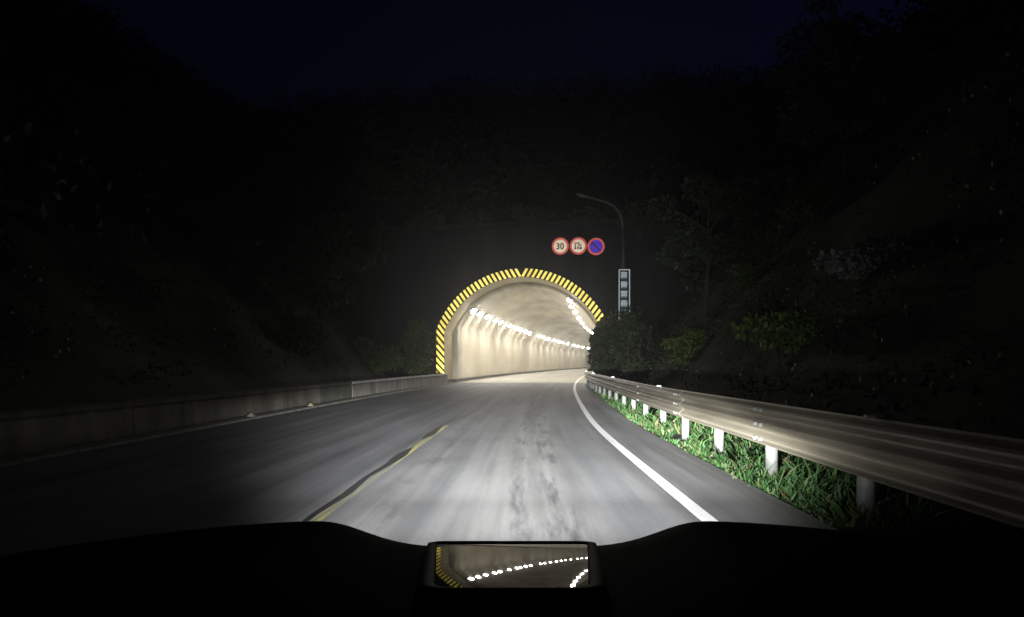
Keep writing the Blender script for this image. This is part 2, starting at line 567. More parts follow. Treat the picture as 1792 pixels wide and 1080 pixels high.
# ------------------------------------------------------------------ road, markings, kerbs
zr_ = np.concatenate([np.arange(-60, 0, 2.0), np.arange(0, 60, 0.5), np.arange(60, 262, 2.0)])
zr_tun = np.concatenate([np.arange(42, 60, 0.5), np.arange(60, 262, 2.0)])
def road_u(z):
    return [-9.0, -8, -7, -6, -5, -4, -3.45, -3, -2, -1, 0, 0.5, 1.0 if z < 40 else 1.13]
rd = ribbon("road", zr_, road_u, 0.0, M['road']); rd["kind"] = "structure"
tf = ribbon("tunnel_pavement", zr_tun, [-9.0, -8, -7, -6, -5, -4, -3, -2, -1, 0, 0.8, 1.14], 0.004, M['pavement']); tf["kind"] = "structure"

zl = np.concatenate([np.arange(-20, 60, 0.5), np.arange(60, 262, 2.0)])
wl = ribbon("edge_line", zl, [-0.075, 0.075], 0.008, M['white_line'])
wl["kind"] = "structure"
yl = ribbon("centre_line", np.arange(-20, 13.5, 0.25), [-3.60, -3.43], 0.004, M['yellow_line'])
yl["kind"] = "structure"
_tw = np.random.default_rng(5)
tk = np.arange(-20, 45, 0.9)
t_off = _tw.normal(0, 0.035, len(tk)); t_wid = np.clip(np.abs(_tw.normal(0.035, 0.03, len(tk))) + 0.012, 0, .085)
t_wid *= np.where((tk > 9.6) & (tk < 10.6), 0.1, 1) * np.where(tk > 15, .75, 1)
def tar_u(z):
    o = -3.53 + np.interp(z, tk, t_off); w = np.interp(z, tk, t_wid)
    return [o - w, o + w]
tar = ribbon("tar_seam", np.arange(-20, 19, 0.15), tar_u, 0.008, M['tar'])
tar["kind"] = "structure"

# left gutter: dark drain strip and a pale flush kerb built of separate blocks
drain = ribbon("drain_channel", np.arange(-20, 41.6, 0.5), [-9.32, -9.12], -0.02, M['drain']); drain["kind"] = "structure"
kr = bpy.data.objects.new("kerb", None); link(kr); kr["kind"] = "structure"

def swept(name, zs, prof, mat, parent=None, uoff=0.0, closed=True, smooth=False, inset=0.0):
    """sweep a cross-section prof [(u,h)] along the road; uoff may be a function of z"""
    zs = list(zs)
    zs[0] += inset; zs[-1] -= inset
    V, F = [], []
    n = len(prof)
    for z in zs:
        uo = uoff(z) if callable(uoff) else uoff
        for (u, h) in prof:
            V.append(P(z, u + uo, h))
    m = n if closed else n - 1
    for i in range(len(zs) - 1):
        for j in range(m):
            F.append((i * n + j, (i + 1) * n + j, (i + 1) * n + (j + 1) % n, i * n + (j + 1) % n))
    if closed:
        F.append(tuple(range(n)))
        F.append(tuple((len(zs) - 1) * n + j for j in range(n - 1, -1, -1)))
    return obj(name, mesh_np(name, V, F, smooth=smooth), mat, parent)

kb = [(-9.12, -0.05), (-9.12, 0.05), (-9.10, 0.065), (-8.82, 0.05), (-8.80, 0.035), (-8.80, -0.05)]
z = 4.0
while z < 41:
    swept("kerb_block", [z, z + 0.5, z + 1.0], kb, M['kerb'], kr, inset=0.012)
    z += 1.0

# ------------------------------------------------------------------ left parapet
def parapet(z0, z1, mat, label, cap):
    t = thing("parapet_wall", label, "wall", "concrete parapet along the left road edge")
    z = z0
    while z < z1 - 0.1:
        e = min(z + 3.0, z1)
        pr = [(-9.70, -0.2), (-9.70, 0.60), (-9.42, 0.60), (-9.36, 0.54), (-9.33, -0.1), (-9.33, -0.2)]
        swept("wall_panel", [z, (z + e) / 2, e], pr, mat, t, inset=0.015)
        cp = [(-9.75, 0.605), (-9.75, 0.70), (-9.36, 0.70), (-9.33, 0.68), (-9.33, 0.605)]
        swept("cap_stone", [z, (z + e) / 2, e], cp, cap, t, inset=0.02)
        z = e
    return t
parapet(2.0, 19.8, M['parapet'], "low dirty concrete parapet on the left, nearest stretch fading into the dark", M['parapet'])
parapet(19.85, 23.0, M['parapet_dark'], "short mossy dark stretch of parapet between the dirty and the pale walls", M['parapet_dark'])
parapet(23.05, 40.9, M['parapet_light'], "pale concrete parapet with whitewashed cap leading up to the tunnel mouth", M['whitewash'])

def small_reflector(z, u, h, mat, label):
    t = thing("road_reflector", label, "reflector", None, P(z, u, h))
    n, tt, zz = frame(z)
    m = MB(); m.box(zz * 0.02, 0.16, 0.12, 0.04, (n, tt, zz)); m.build("base", M['steel'], t)
    m = MB(); m.box(zz * 0.065 - tt * 0.01, 0.10, 0.03, 0.05, (n, tt, zz)); m.build("lens", mat, t)
small_reflector(18.2, -8.95, 0.055, M['reflector_yellow'], "small yellow reflector on the kerb below the left parapet")
small_reflector(14.6, -8.95, 0.055, M['reflector_white'], "small white reflector on the near part of the left kerb")

# ------------------------------------------------------------------ right guardrail
def rail_u(z):
    return float(np.interp(z, [-10, 5, 9, 13, 20, 27, 33, 38, 42], [1.24, 1.26, 1.32, 1.36, 1.22, 1.0, .82, .72, .70]))
gr = thing("guardrail", "long dusty steel guardrail with pale posts along the right verge", "guardrail")
prof = []
hs = np.linspace(0.42, 0.94, 27)
face = []
for h in hs:
    k = (h - 0.42) / 0.52
    face.append((-0.042 + 0.042 * math.cos(2 * math.pi * 3 * k) * -1 * 1.0, h))
face = [(-0.0425 * (1 - math.cos(2 * math.pi * 3 * (h - 0.42) / 0.52)), h) for h in hs]
back = [(u + 0.006, h) for u, h in reversed(face)]
prof = face + back
z = -1.25
k_rail = 0
while z < 41.0:
    e = min(z + 4.0, 41.2)
    o = swept("rail_panel", np.linspace(z, e, 9), prof, M['rail'], gr, uoff=(lambda q, k_=k_rail: rail_u(q) - 0.010 * (k_ % 2)), smooth=False, inset=-0.06 if k_rail % 2 else 0.0)
    k_rail += 1
    for zz_ in (z + 0.18,):
        if zz_ > 0:
            b_ = MB()
            n, tt, zz = frame(zz_)
            for hh in (0.505, 0.68, 0.855):
                for dz in (-0.08, 0.08):
                    pc = Vector(P(zz_ + dz, rail_u(zz_), hh))
                    if hh > 0:
                        b_.tube([pc - n * 0.118, pc - n * 0.08], 0.021, 6)
            b_.build("bolt_row", M['steel'], gr)["kind"] = "stuff"
    z = e
z = 1.1
while z < 41:
    u = rail_u(z) + 0.14
    p = Vector(P(z, u, 0)); n, tt, zz = frame(z)
    m = MB(); m.tube([p - zz * 0.5, p + zz * 0.86, p + zz * 0.885], [0.072, 0.072, 0.05], 14)
    post = m.build("post", M['rail_post'], gr, True)
    m = MB(); m.box(p - n * 0.105 + zz * 0.68, 0.065, 0.12, 0.36, (n, tt, zz)); m.build("spacer_block", M['steel'], gr)
    z += 2.0
z = 4.75
k = 0
while z < 41:
    n, tt, zz = frame(z)
    p = Vector(P(z, rail_u(z) - 0.03, 0.952))
    m = MB(); m.box(p + zz * 0.0, 0.10, 0.02, 0.03, (n, tt, zz)); r_ = m.build("delineator", M['steel'], gr)
    m = MB(); m.box(p - tt * 0.015, 0.085, 0.008, 0.024, (n, tt, zz)); m.build("reflector", M['reflector_white'], r_)
    z += 8.0

# ------------------------------------------------------------------ tunnel: portal, arch band, lining
tun = thing("road_tunnel", "lit road tunnel mouth with yellow and black striped arch in a dark headwall", "tunnel")

def arch(R, half, n_arc=40, hc=1.6):
    """arch outline (a,h) from the left foot over the crown to the right foot"""
    ang = math.asin(half / R)
    hs_ = hc + R * math.cos(ang)
    pts = [(-half, h) for h in np.linspace(-0.3, hs_, 8)][:-1]
    pts += [(R * math.sin(t), hc + R * math.cos(t)) for t in np.linspace(-ang, ang, n_arc)]
    pts += [(half, h) for h in np.linspace(hs_, -0.3, 8)][1:]
    return pts

R_OUT, H_OUT = 6.88, 6.46
R_IN, H_IN = 6.22, 5.82
out = arch(R_OUT, H_OUT); inn = arch(R_IN, H_IN)

# headwall: a plate with the arch cut out
V, F = [], []
top = HW_TOP; aL, aR = -11.0, 12.0
def outer_rect(k, n):
    a, h = out[k]
    if h < 1.6 + R_OUT * math.cos(math.asin(H_OUT / R_OUT)) + 0.001:
        return (aL if a < 0 else aR, h)
    t = math.atan2(a, h - 3.0)
    # project from (0,3) to the rectangle
    dx, dy = math.sin(t), math.cos(t)
    s = 1e9
    if dx > 1e-6: s = min(s, aR / dx)
    if dx < -1e-6: s = min(s, aL / dx)
    if dy > 1e-6: s = min(s, (top - 3) / dy)
    return (s * dx, 3 + s * dy)
n = len(out)
for w in (0.0, 0.8):
    for k in range(n):
        V.append(portal(out[k][0], w, out[k][1]))
    for k in range(n):
        q = outer_rect(k, n)
        V.append(portal(q[0], w, q[1]))
for k in range(n - 1):
    F.append((k, k + 1, n + k + 1, n + k))
    F.append((2 * n + k + 1, 2 * n + k, 3 * n + k, 3 * n + k + 1))
    F.append((n + k, n + k + 1, 3 * n + k + 1, 3 * n + k))
# fill the two top corners
V += [portal(aL, 0, top), portal(aR, 0, top), portal(aL, .8, top), portal(aR, .8, top)]
c0 = 4 * n
iL = next(k for k in range(n) if abs(outer_rect(k, n)[1] - top) < 1e-6)
iR = max(k for k in range(n) if abs(outer_rect(k, n)[1] - top) < 1e-6)
F += [(n + iL - 1, n + iL, c0), (n + iR, n + iR + 1, c0 + 1)]
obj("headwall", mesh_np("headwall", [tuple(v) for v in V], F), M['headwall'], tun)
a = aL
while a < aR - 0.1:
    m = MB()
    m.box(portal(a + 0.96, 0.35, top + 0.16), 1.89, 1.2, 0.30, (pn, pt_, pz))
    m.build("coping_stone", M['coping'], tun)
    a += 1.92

# arch ring standing 0.3 m proud of the headwall
V, F = [], []
for (w, pts) in ((-0.30, out), (-0.30, inn), (0.0, out), (0.6, inn)):
    V += [tuple(portal(a, w, h)) for a, h in pts]
for k in range(n - 1):
    F.append((k, k + 1, n + k + 1, n + k))
    F.append((2 * n + k, 2 * n + k + 1, k + 1, k))
ring = obj("arch_band", mesh_np("arch_band", V, F), M['black_band'], tun)
V = [tuple(portal(a, w, h)) for w in (-0.297, 2.5) for a, h in inn]
F = [(k, k + 1, n + k + 1, n + k) for k in range(n - 1)]
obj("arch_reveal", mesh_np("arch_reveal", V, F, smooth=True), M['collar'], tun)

# stripes: slanted plates clipped to the band, mirrored about the crown
R_MID, H_MID = (R_OUT + R_IN) / 2, (H_OUT + H_IN) / 2
angm = math.asin(H_MID / R_MID); hsp = 1.6 + R_MID * math.cos(angm)
def mid(s):
    """point on the left mid-line s metres from the foot; returns (a,h), tangent"""
    if s < hsp:
        return (-H_MID, s), (0, 1)
    t = -angm + (s - hsp) / R_MID
    return (R_MID * math.sin(t), 1.6 + R_MID * math.cos(t)), (math.cos(t), -math.sin(t))
S_TOT = hsp + R_MID * angm
def inside(a, h):
    ha = H_OUT; hi = H_IN
    r = math.hypot(a, h - 1.6)
    return abs(a) <= H_OUT - 0.025 and r <= R_OUT - 0.025 and (r >= R_IN + 0.025 if h > 3.7 else abs(a) >= H_IN + 0.025 or r >= R_IN + .025) and h > 0.05
def clip(p, d):
    e = []
    for sg in (1, -1):
        t = 0
        while t < 1.4 and inside(p[0] + sg * d[0] * t, p[1] + sg * d[1] * t) and (p[0] + sg * d[0] * t) < -0.005:
            t += 0.008
        e.append((p[0] + sg * d[0] * t, p[1] + sg * d[1] * t))
    return e
s = 0.30
stripes = []
while s < S_TOT - 0.03:
    p, t = mid(s)
    f = s / S_TOT
    ang = math.radians(46 + 15 * f)
    d = (-math.cos(ang), math.sin(ang))          # '\' : up and to the left
    per = 0.345 / max(0.45, abs(t[0] * d[1] - t[1] * d[0]))
    wy = per * (0.58 - 0.08 * f)
    p2, _ = mid(min(s + wy, S_TOT - 0.005))
    if inside(*p) and inside(*p2):
        stripes.append((clip(p, d), clip(p2, d)))
    s += per
for sg in (1, -1):
    for e1, e2 in stripes:
        q = [(sg * a, h) for a, h in (e1[0], e2[0], e2[1], e1[1])]
        V = [tuple(portal(a, -0.312, h)) for a, h in q] + [tuple(portal(a, -0.301, h)) for a, h in q]
        F = [(0, 1, 2, 3), (0, 4, 5, 1), (1, 5, 6, 2), (2, 6, 7, 3), (3, 7, 4, 0)]
        obj("stripe", mesh_np("stripe", V, F), M['yellow_stripe'], ring)
# the centre V plate
V = [tuple(portal(a, w, h)) for w in (-0.313, -0.302) for a, h in ((-0.16, R_OUT + 1.57), (0.16, R_OUT + 1.57), (0.06, R_IN + 1.68), (-0.06, R_IN + 1.68))]

# lining in 8 m casts with a recessed joint between them
R_L, H_L = 6.10, 5.42
lin = arch(R_L, H_L, 34)
peri = np.concatenate([[0], np.cumsum([math.dist(lin[i], lin[i + 1]) for i in range(len(lin) - 1)])])
def tun_pt(z, a, h):
    return P(z, AX + a, h)
z = Z_PORTAL + 2.2
while z < 258:
    e = z + 8.0
    V, UV, F = [], [], []
    zs_ = np.linspace(z + (0.01 if z < Z_PORTAL + 3 else 0.003), e - 0.003, 5)
    nl = len(lin)
    for q in zs_:
        for k, (a, h) in enumerate(lin):
            V.append(tun_pt(q, a, h)); UV.append((peri[k], q))
    for i in range(len(zs_) - 1):
        for k in range(nl - 1):
            F.append((i * nl + k, i * nl + k + 1, (i + 1) * nl + k + 1, (i + 1) * nl + k))
    # returns into the joints
    b0 = len(V)
    for q in (zs_[0], zs_[-1]):
        for k, (a, h) in enumerate(lin):
            r = 1.08 if z < Z_PORTAL + 5 and q == zs_[0] else 1.02
            V.append(tun_pt(q, a * r, (h - 1.6) * r + 1.6)); UV.append((peri[k], q))
    for k in range(nl - 1):
        if z < Z_PORTAL + 3:
            F.append((k, b0 + k, b0 + k + 1, k + 1))
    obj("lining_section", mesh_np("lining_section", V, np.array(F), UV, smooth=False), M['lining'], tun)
    z = e
# backing behind the joints
V, F = [], []
zs_ = np.arange(Z_PORTAL + 2.3, 260, 4.0)
for q in zs_:
    for a, h in lin:
        V.append(tun_pt(q, a * 1.02, (h - 1.6) * 1.02 + 1.6))
for i in range(len(zs_) - 1):
    for k in range(len(lin) - 1):
        F.append((i * len(lin) + k, i * len(lin) + k + 1, (i + 1) * len(lin) + k + 1, (i + 1) * len(lin) + k))
obj("joint_backing", mesh_np("joint_backing", V, np.array(F)), M['kerb'], tun)
for sg, u0, u1 in ((-1, -9.85, -9.02), (1, 1.15, 1.6)):
    pr = [(u0, -0.2), (u0, 0.24), (u1 if sg < 0 else u0, 0.24), (u1, 0.22), (u1, -0.2)] if sg < 0 else [(u0, -0.2), (u0, 0.22), (u1, 0.24), (u1, -0.2)]
    z = 41.9
    while z < 250:
        swept("kerb_section", np.linspace(z, z + 8, 5), pr, M['kerb'], tun, inset=0.01)
        z += 8

# ------------------------------------------------------------------ tunnel lights
def ordinal(i):
    names = ["first", "second", "third", "fourth", "fifth", "sixth", "seventh", "eighth", "ninth", "tenth", "eleventh", "twelfth", "thirteenth", "fourteenth",
             "fifteenth", "sixteenth", "seventeenth", "eighteenth", "nineteenth", "twentieth", "twenty-first", "twenty-second", "twenty-third", "twenty-fourth",
             "twenty-fifth", "twenty-sixth", "twenty-seventh", "twenty-eighth", "twenty-ninth", "thirtieth"]
    return names[i]

def light_meshes(sg):
    """floodlight: finned housing, glowing lens, yoke; local X points to the tunnel axis, Y along"""
    hb = MB()
    hb.box((0, 0, 0), 0.10, 0.44, 0.42)
    for k in range(6):
        hb.box((-0.075, -0.18 + k * 0.072, 0), 0.05, 0.018, 0.36)
    me_h = bpy.data.meshes.new("housing"); me_h.from_pydata(hb.v, [], hb.f); me_h.materials.append(M['steel'])
    me_l = bpy.data.meshes.new("lens")
    me_l.from_pydata([(0.054, -0.20, -0.19), (0.054, 0.20, -0.19), (0.054, 0.20, 0.19), (0.054, -0.20, 0.19)], [], [(0, 1, 2, 3)])
    me_l.materials.append(M['tunnel_lens'])
    yb = MB()
    yb.box((-0.10, 0.24, 0), 0.22, 0.015, 0.04); yb.box((-0.10, -0.24, 0), 0.22, 0.015, 0.04); yb.box((-0.20, 0, 0), 0.015, 0.49, 0.05)
    me_y = bpy.data.meshes.new("yoke"); me_y.from_pydata(yb.v, [], yb.f); me_y.materials.append(M['steel'])
    return me_h, me_l, me_y
LM = light_meshes(1)
def tunnel_light(z, h, side, i, total):
    dx = math.sqrt(R_L ** 2 - (h - 1.6) ** 2) - 0.26
    p = tun_pt(z, side * dx, h)
    wall = "left" if side < 0 else "right"
    place = "nearest the mouth" if i == 0 else ("deepest in the tunnel" if i == total - 1 else ordinal(i) + " from the mouth")
    t = thing("tunnel_light", "glowing white floodlight high on the %s tunnel wall, %s" % (wall, place), "light", "floodlights along the tunnel walls", p)
    nn, tt, zz = frame(z)
    X = (nn * -side * math.cos(math.radians(60)) + zz * -math.sin(math.radians(60)) - tt * 0.4).normalized()
    Y = (tt - X * tt.dot(X)).normalized()
    Z = X.cross(Y).normalized()
    t.rotation_euler = Matrix((X, Y, Z)).transposed().to_euler()
    for nm, me_ in zip(("housing", "lens", "yoke"), LM):
        link(bpy.data.objects.new(nm, me_), t)
left_z = [44.7, 47.4, 50.5, 54.6, 57.4, 62.7, 67.6, 70, 74, 78, 87, 91, 97, 104, 110, 115.5, 123, 133, 140, 148, 158, 170, 184, 198]
for i, z in enumerate(left_z):
    tunnel_light(z, 5.7, -1, i, len(left_z))
right_z = [45.2, 50, 56, 63, 71, 79, 86, 93, 100, 107, 114, 122, 130, 139, 148, 158]  # deep ones are unseen, added closer together to brighten the far wall
for i, z in enumerate(right_z):
    tunnel_light(z, 6.45, 1, i, len(right_z))

# ------------------------------------------------------------------ round signs on the headwall
def disc(r, w, n=40, y0=0.0):
    """disc facing -Y with thickness w"""
    m = MB()
    V = [(r * math.cos(2 * math.pi * k / n), y0, r * math.sin(2 * math.pi * k / n)) for k in range(n)]
    V += [(x, y0 + w, z_) for x, _, z_ in V]
    F = [tuple(range(n)), tuple(range(2 * n - 1, n - 1, -1))] + [(k, n + k, n + (k + 1) % n, (k + 1) % n) for k in range(n)]
    m.add(V, F)
    return m
def annulus(r0, r1, y0, y1, n=40):
    m = MB()
    V = []
    for (r, y) in ((r1, y1), (r1, y0), (r0, y0), (r0, y1)):
        V += [(r * math.cos(2 * math.pi * k / n), y, r * math.sin(2 * math.pi * k / n)) for k in range(n)]
    F = []
    for j in range(3):
        for k in range(n):
            F.append((j * n + k, j * n + (k + 1) % n, (j + 1) * n + (k + 1) % n, (j + 1) * n + k))
    m.add(V, F)
    return m
def text_mesh(body, size):
    c = bpy.data.curves.new("glyph", 'FONT')
    c.body = body; c.size = size; c.align_x = 'CENTER'; c.align_y = 'CENTER'; c.extrude = 0.004; c.resolution_u = 4; c.offset = 0.012
    o = bpy.data.objects.new("glyph_src", c)
    COL.objects.link(o)
    dg = bpy.context.evaluated_depsgraph_get()
    me_ = bpy.data.meshes.new_from_object(o.evaluated_get(dg))
    bpy.data.objects.remove(o)
    me_.transform(Matrix.Rotation(math.radians(90), 4, 'X'))
    return me_
def round_sign(px, py, face, label):
    w = -0.55
    d = PO + pt_ * w
    # intersect the sight line with the sign plane to find where it hangs
    a_ = None
    zz_ = 41.0
    for _ in range(20):
        x = (px - 896) / 1000 * zz_
        aa = (x - PO.x - pt_.x * w) / pn.x
        zz_ = (PO + pn * aa + pt_ * w).y
    h = 1.35 - (py - 645) / 1000 * zz_
    t = thing("round_sign", label, "sign", "round signs above the tunnel mouth", (x, zz_, h))
    aim = Vector((0, 2, 0.65)) - Vector((x, zz_, h))          # signs are set square to the approaching traffic
    t.rotation_euler = (math.atan2(-aim.z, math.hypot(aim.x, aim.y)), 0, math.atan2(aim.x, -aim.y))
    disc(0.60, 0.012).build("plate", M[face], t)
    annulus(0.47, 0.615, -0.012, 0.014).build("rim", M['sign_red'], t)
    m = MB()
    for sx in (-0.25, 0.25):
        m.box((sx, 0.28, 0), 0.05, 0.53, 0.05)
    m.box((0, 0.04, 0.25), 0.8, 0.04, 0.05); m.box((0, 0.04, -0.25), 0.8, 0.04, 0.05)
    m.build("bracket", M['steel_dark'], t)
    return t
s1 = round_sign(980.5, 431, 'sign_face', "cream round sign with red rim and black number 30, leftmost of three above the arch")
g_ = obj("number", text_mesh("30", 0.62), M['sign_black'], s1); g_.location = (-0.02, -0.010, -0.02); g_.scale = (0.95, 1, 1)
s2 = round_sign(1012, 430.5, 'sign_face', "cream round sign with red rim and dark upright marks, middle of three above the arch")
m = MB(); m.box((-0.22, -0.008, 0.06), 0.07, 0.008, 0.44); m.box((-0.22, -0.009, -0.17), 0.11, 0.010, 0.14); m.build("mark", M['sign_black'], s2)
m = MB(); m.box((0.19, -0.008, -0.02), 0.06, 0.008, 0.30); m.box((0.19, -0.009, -0.16), 0.11, 0.010, 0.16); m.build("mark", M['sign_black'], s2)
g_ = obj("mark", text_mesh("2", 0.62), simple("olive_print", (0.16, 0.13, 0.05), (0.2, 0.16, 0.07), 3, .6), s2); g_.location = (0.0, -0.010, 0.0)
s3 = round_sign(1043, 431.5, 'sign_blue', "round blue sign with dull red rim, rightmost of three above the arch")
m = MB(); m.box((0, -0.006, 0), 0.075, 0.010, 0.95, (Vector((math.cos(.78), 0, math.sin(.78))), Vector((0, 1, 0)), Vector((-math.sin(.78), 0, math.cos(.78)))))
m.build("slash", simple("faded_red_print", (0.07, 0.018, 0.14), (0.09, 0.02, 0.16), 3, .6), s3)

# ------------------------------------------------------------------ lamp post with the upright name plate
LZ = 30.0
lx = (1091.5 - 896) / 1000 * LZ
lg = ground_at(lx, LZ)
lp = thing("street_lamp", "tall unlit grey street lamp with curved arm beside the tunnel mouth", "street lamp", None, (lx, LZ, lg))
def ph(py): return 1.35 - (py - 645) / 1000 * LZ
ax_pts = [(0, 0, -0.4), (0, 0, 2.0), (-0.02, 0, ph(470) - lg), (-0.04, 0, ph(400) - lg)]
m = MB(); m.tube(ax_pts, [0.12, 0.11, 0.085, 0.075], 12); m.build("pole", M['lamp_steel'], lp, True)
arm = [(1090, 400), (1089, 385), (1084, 372), (1076, 362), (1062, 354), (1046, 349), (1030, 345)]
m = MB(); m.tube([((x - 896) / 1000 * LZ - lx, 0, ph(y) - lg) for x, y in arm], [0.074, 0.07, 0.062, 0.056, 0.052, 0.05, 0.045], 10); m.build("arm", M['lamp_steel'], lp, True)
hp = Vector(((1020 - 896) / 1000 * LZ - lx, 0, ph(342) - lg))
m = MB()
tilt = Vector((1, 0, -0.28)).normalized(); upv = Vector((0.28, 0, 1)).normalized()
rings = [(-0.36, .05, .03), (-0.30, .14, .06), (-0.1, .17, .075), (0.15, .14, .07), (0.34, .07, .05), (0.4, .045, .045)]
V = []; F = []
for (l, ry, rz) in rings:
    for k in range(10):
        t_ = 2 * math.pi * k / 10
        V.append(hp + tilt * l + Vector((0, 1, 0)) * ry * math.cos(t_) + upv * rz * math.sin(t_))
for i in range(len(rings) - 1):
    for k in range(10):
        F.append((i * 10 + k, i * 10 + (k + 1) % 10, i * 10 + 10 + (k + 1) % 10, i * 10 + 10 + k))
F += [tuple(range(9, -1, -1)), tuple(50 + k for k in range(10))]
m.add(V, F); hd = m.build("lamp_head", M['lamp_steel'], lp, True)
m = MB(); m.box(hp - upv * 0.07 + tilt * -0.05, 0.34, 0.22, 0.02, (tilt, Vector((0, 1, 0)), upv)); m.build("lamp_glass", M['lamp_steel'], hd)

np_ = thing("name_plate", "narrow upright dark sign board with pale border and blocky white characters on the lamp post", "sign", None,
            ((1091.5 - 896) / 1000 * LZ, LZ - 0.16, ph(560)))
pw, phh = 0.60, (560 - 472) / 1000 * LZ
m = MB(); m.box((0, 0, phh / 2), pw, 0.03, phh); m.build("board", M['plate_dark'], np_)
m = MB()
for sx in (-1, 1):
    m.box((sx * (pw / 2 - 0.03), -0.019, phh / 2), 0.05, 0.008, phh - 0.02)
m.box((0, -0.019, phh - 0.035), pw - 0.115, 0.008, 0.05); m.box((0, -0.019, 0.035), pw - 0.115, 0.008, 0.05)
m.build("border", M['plate_white'], np_)
grnd = random.Random(3)
for k in range(5):
    zc = phh - 0.33 - k * 0.49
    m = MB()
    c = Vector((-0.02, -0.020, zc))
    for hh in (0.15, 0.075, 0.0, -0.07):
        m.box(c + Vector((grnd.uniform(-.01, .01), 0, hh)), grnd.uniform(0.29, 0.36), 0.008, 0.044)
    m.box(c + Vector((0.0, -0.0045, 0.03)), 0.045, 0.009, 0.30); m.box(c + Vector((-0.11, -0.0045, 0.02)), 0.036, 0.009, 0.22); m.box(c + Vector((0.11, -0.0045, 0.02)), 0.036, 0.009, 0.22)
    for sg in (-1, 1):
        A = Vector((math.cos(.7), 0, sg * math.sin(.7)))
        m.box(c + Vector((-sg * -0.09, 0.001, -0.145)), 0.12, 0.0075, 0.034, (A, Vector((0, 1, 0)), Vector((-sg * math.sin(.7), 0, math.cos(.7)))))
    m.build("character", M['plate_white'], np_)
m = MB()
for hh in (0.5, phh - 0.5):
    m.box((0, 0.07, hh), 0.30, 0.11, 0.06)
m.build("clamp", M['steel'], np_)

# ------------------------------------------------------------------ vegetation
def leaves(centres, radii, n, size, r_=None, flat=0.0):
    """n diamond leaves scattered in the given clumps -> V, F"""
    r_ = r_ or rng
    centres = np.asarray(centres, float); radii = np.asarray(radii, float)
    if radii.ndim == 1: radii = np.repeat(radii[:, None], 3, 1)
    wgt = radii.prod(1) ** (2 / 3); wgt /= wgt.sum()
    ci = r_.choice(len(centres), n, p=wgt)
    d = r_.normal(size=(n, 3)); d /= np.linalg.norm(d, axis=1)[:, None]
    rad = r_.uniform(0.35, 1.05, n) ** 0.6
    p = centres[ci] + d * radii[ci] * rad[:, None]
    ax = d * 0.6 + r_.normal(size=(n, 3)) * 0.6 + np.array([0, 0, -0.25])
    ax /= np.linalg.norm(ax, axis=1)[:, None]
    nn = r_.normal(size=(n, 3)); sd = np.cross(ax, nn); sd /= np.linalg.norm(sd, axis=1)[:, None]
    L = size * r_.uniform(0.6, 1.4, n)[:, None]
    Wd = L * 0.28
    V = np.stack([p, p + ax * L * .45 + sd * Wd, p + ax * L, p + ax * L * .45 - sd * Wd], 1).reshape(-1, 3)
    F = np.arange(4 * n).reshape(n, 4)
    return V, F

def shrub(name, base, size, n, leaf, mat, label, cat="bush", clumps=14, seed=0, group=None, lean=(0, 0)):
    r_ = np.random.default_rng(seed)
    base = np.asarray(base, float)
    sx, sy, sz = size
    t = thing(name, label, cat, group, base)
    C, Rr = [], []
    for _ in range(clumps):
        f = r_.uniform(0.15, 0.95)
        th = r_.uniform(0, 2 * math.pi); q = math.sqrt(r_.uniform(0, 1)) * (1.0 - 0.45 * abs(f - 0.45))
        C.append((q * math.cos(th) * sx * .38 + lean[0] * f, q * math.sin(th) * sy * .38 + lean[1] * f, f * sz * .9))
        k = r_.uniform(0.10, 0.24)
        Rr.append((k * sx, k * sy, k * sz * .75))
    V, F = leaves(C, Rr, n, leaf, r_)
    V[:, 2] = np.maximum(V[:, 2], 0.0)
    obj("foliage", mesh_np("foliage", V, F), mat, t)
    m = MB()
    for c in C[:10]:
        c = Vector(c); mid_ = Vector((c.x * .45, c.y * .45, c.z * .55))
        m.tube([(c.x * .08, c.y * .08, -0.2), mid_, c], [0.035 * sz / 2, 0.022 * sz / 2, 0.008 * sz / 2], 5)
    m.build("stem", M['bark'], t)
    return t

def tree(name, base, height, spread, n, leaf, mat, label, seed=0, group=None):
    r_ = np.random.default_rng(seed)
    t = thing(name, label, "tree", group, base)
    pts = [Vector((0, 0, -0.6))]; 
    for k in range(1, 6):
        pts.append(Vector((r_.normal(0, .10) * k * .5, r_.normal(0, .10) * k * .5, height * .8 * k / 5)))
    m = MB(); m.tube(pts, [0.17 * height / 7, .14 * height / 7, .11 * height / 7, .085 * height / 7, .05 * height / 7, .02 * height / 7], 8)
    C, Rr = [], []
    tr = m.build("trunk", M['bark'], t, True)
    lm = MB()
    for k in range(22):
        f = r_.uniform(0.32, 1.0)
        th = r_.uniform(0, 2 * math.pi)
        reach = spread * (0.35 + 0.65 * math.sin(math.pi * min(1, (1.12 - f) / .85))) * r_.uniform(.45, 1)
        i = min(4, int(f * .95 * 5)); b_ = pts[i].lerp(pts[i + 1], f * .95 * 5 - i if f * .95 * 5 - i <= 1 else 1)
        e_ = b_ + Vector((math.cos(th) * reach, math.sin(th) * reach, r_.uniform(0.0, .22) * height))
        lm.tube([b_ + Vector((0, 0, -.1)), b_.lerp(e_, .5) + Vector((0, 0, .12)), e_], [.05 * height / 7, .03 * height / 7, .01], 5)
        C.append(tuple(e_)); q = r_.uniform(.22, .42) * spread
        Rr.append((q, q, q * .6))
    lm.build("limb", M['bark'], t)
    V, F = leaves(C, Rr, n, leaf, r_)
    obj("crown", mesh_np("crown", V, F), mat, t)
    return t

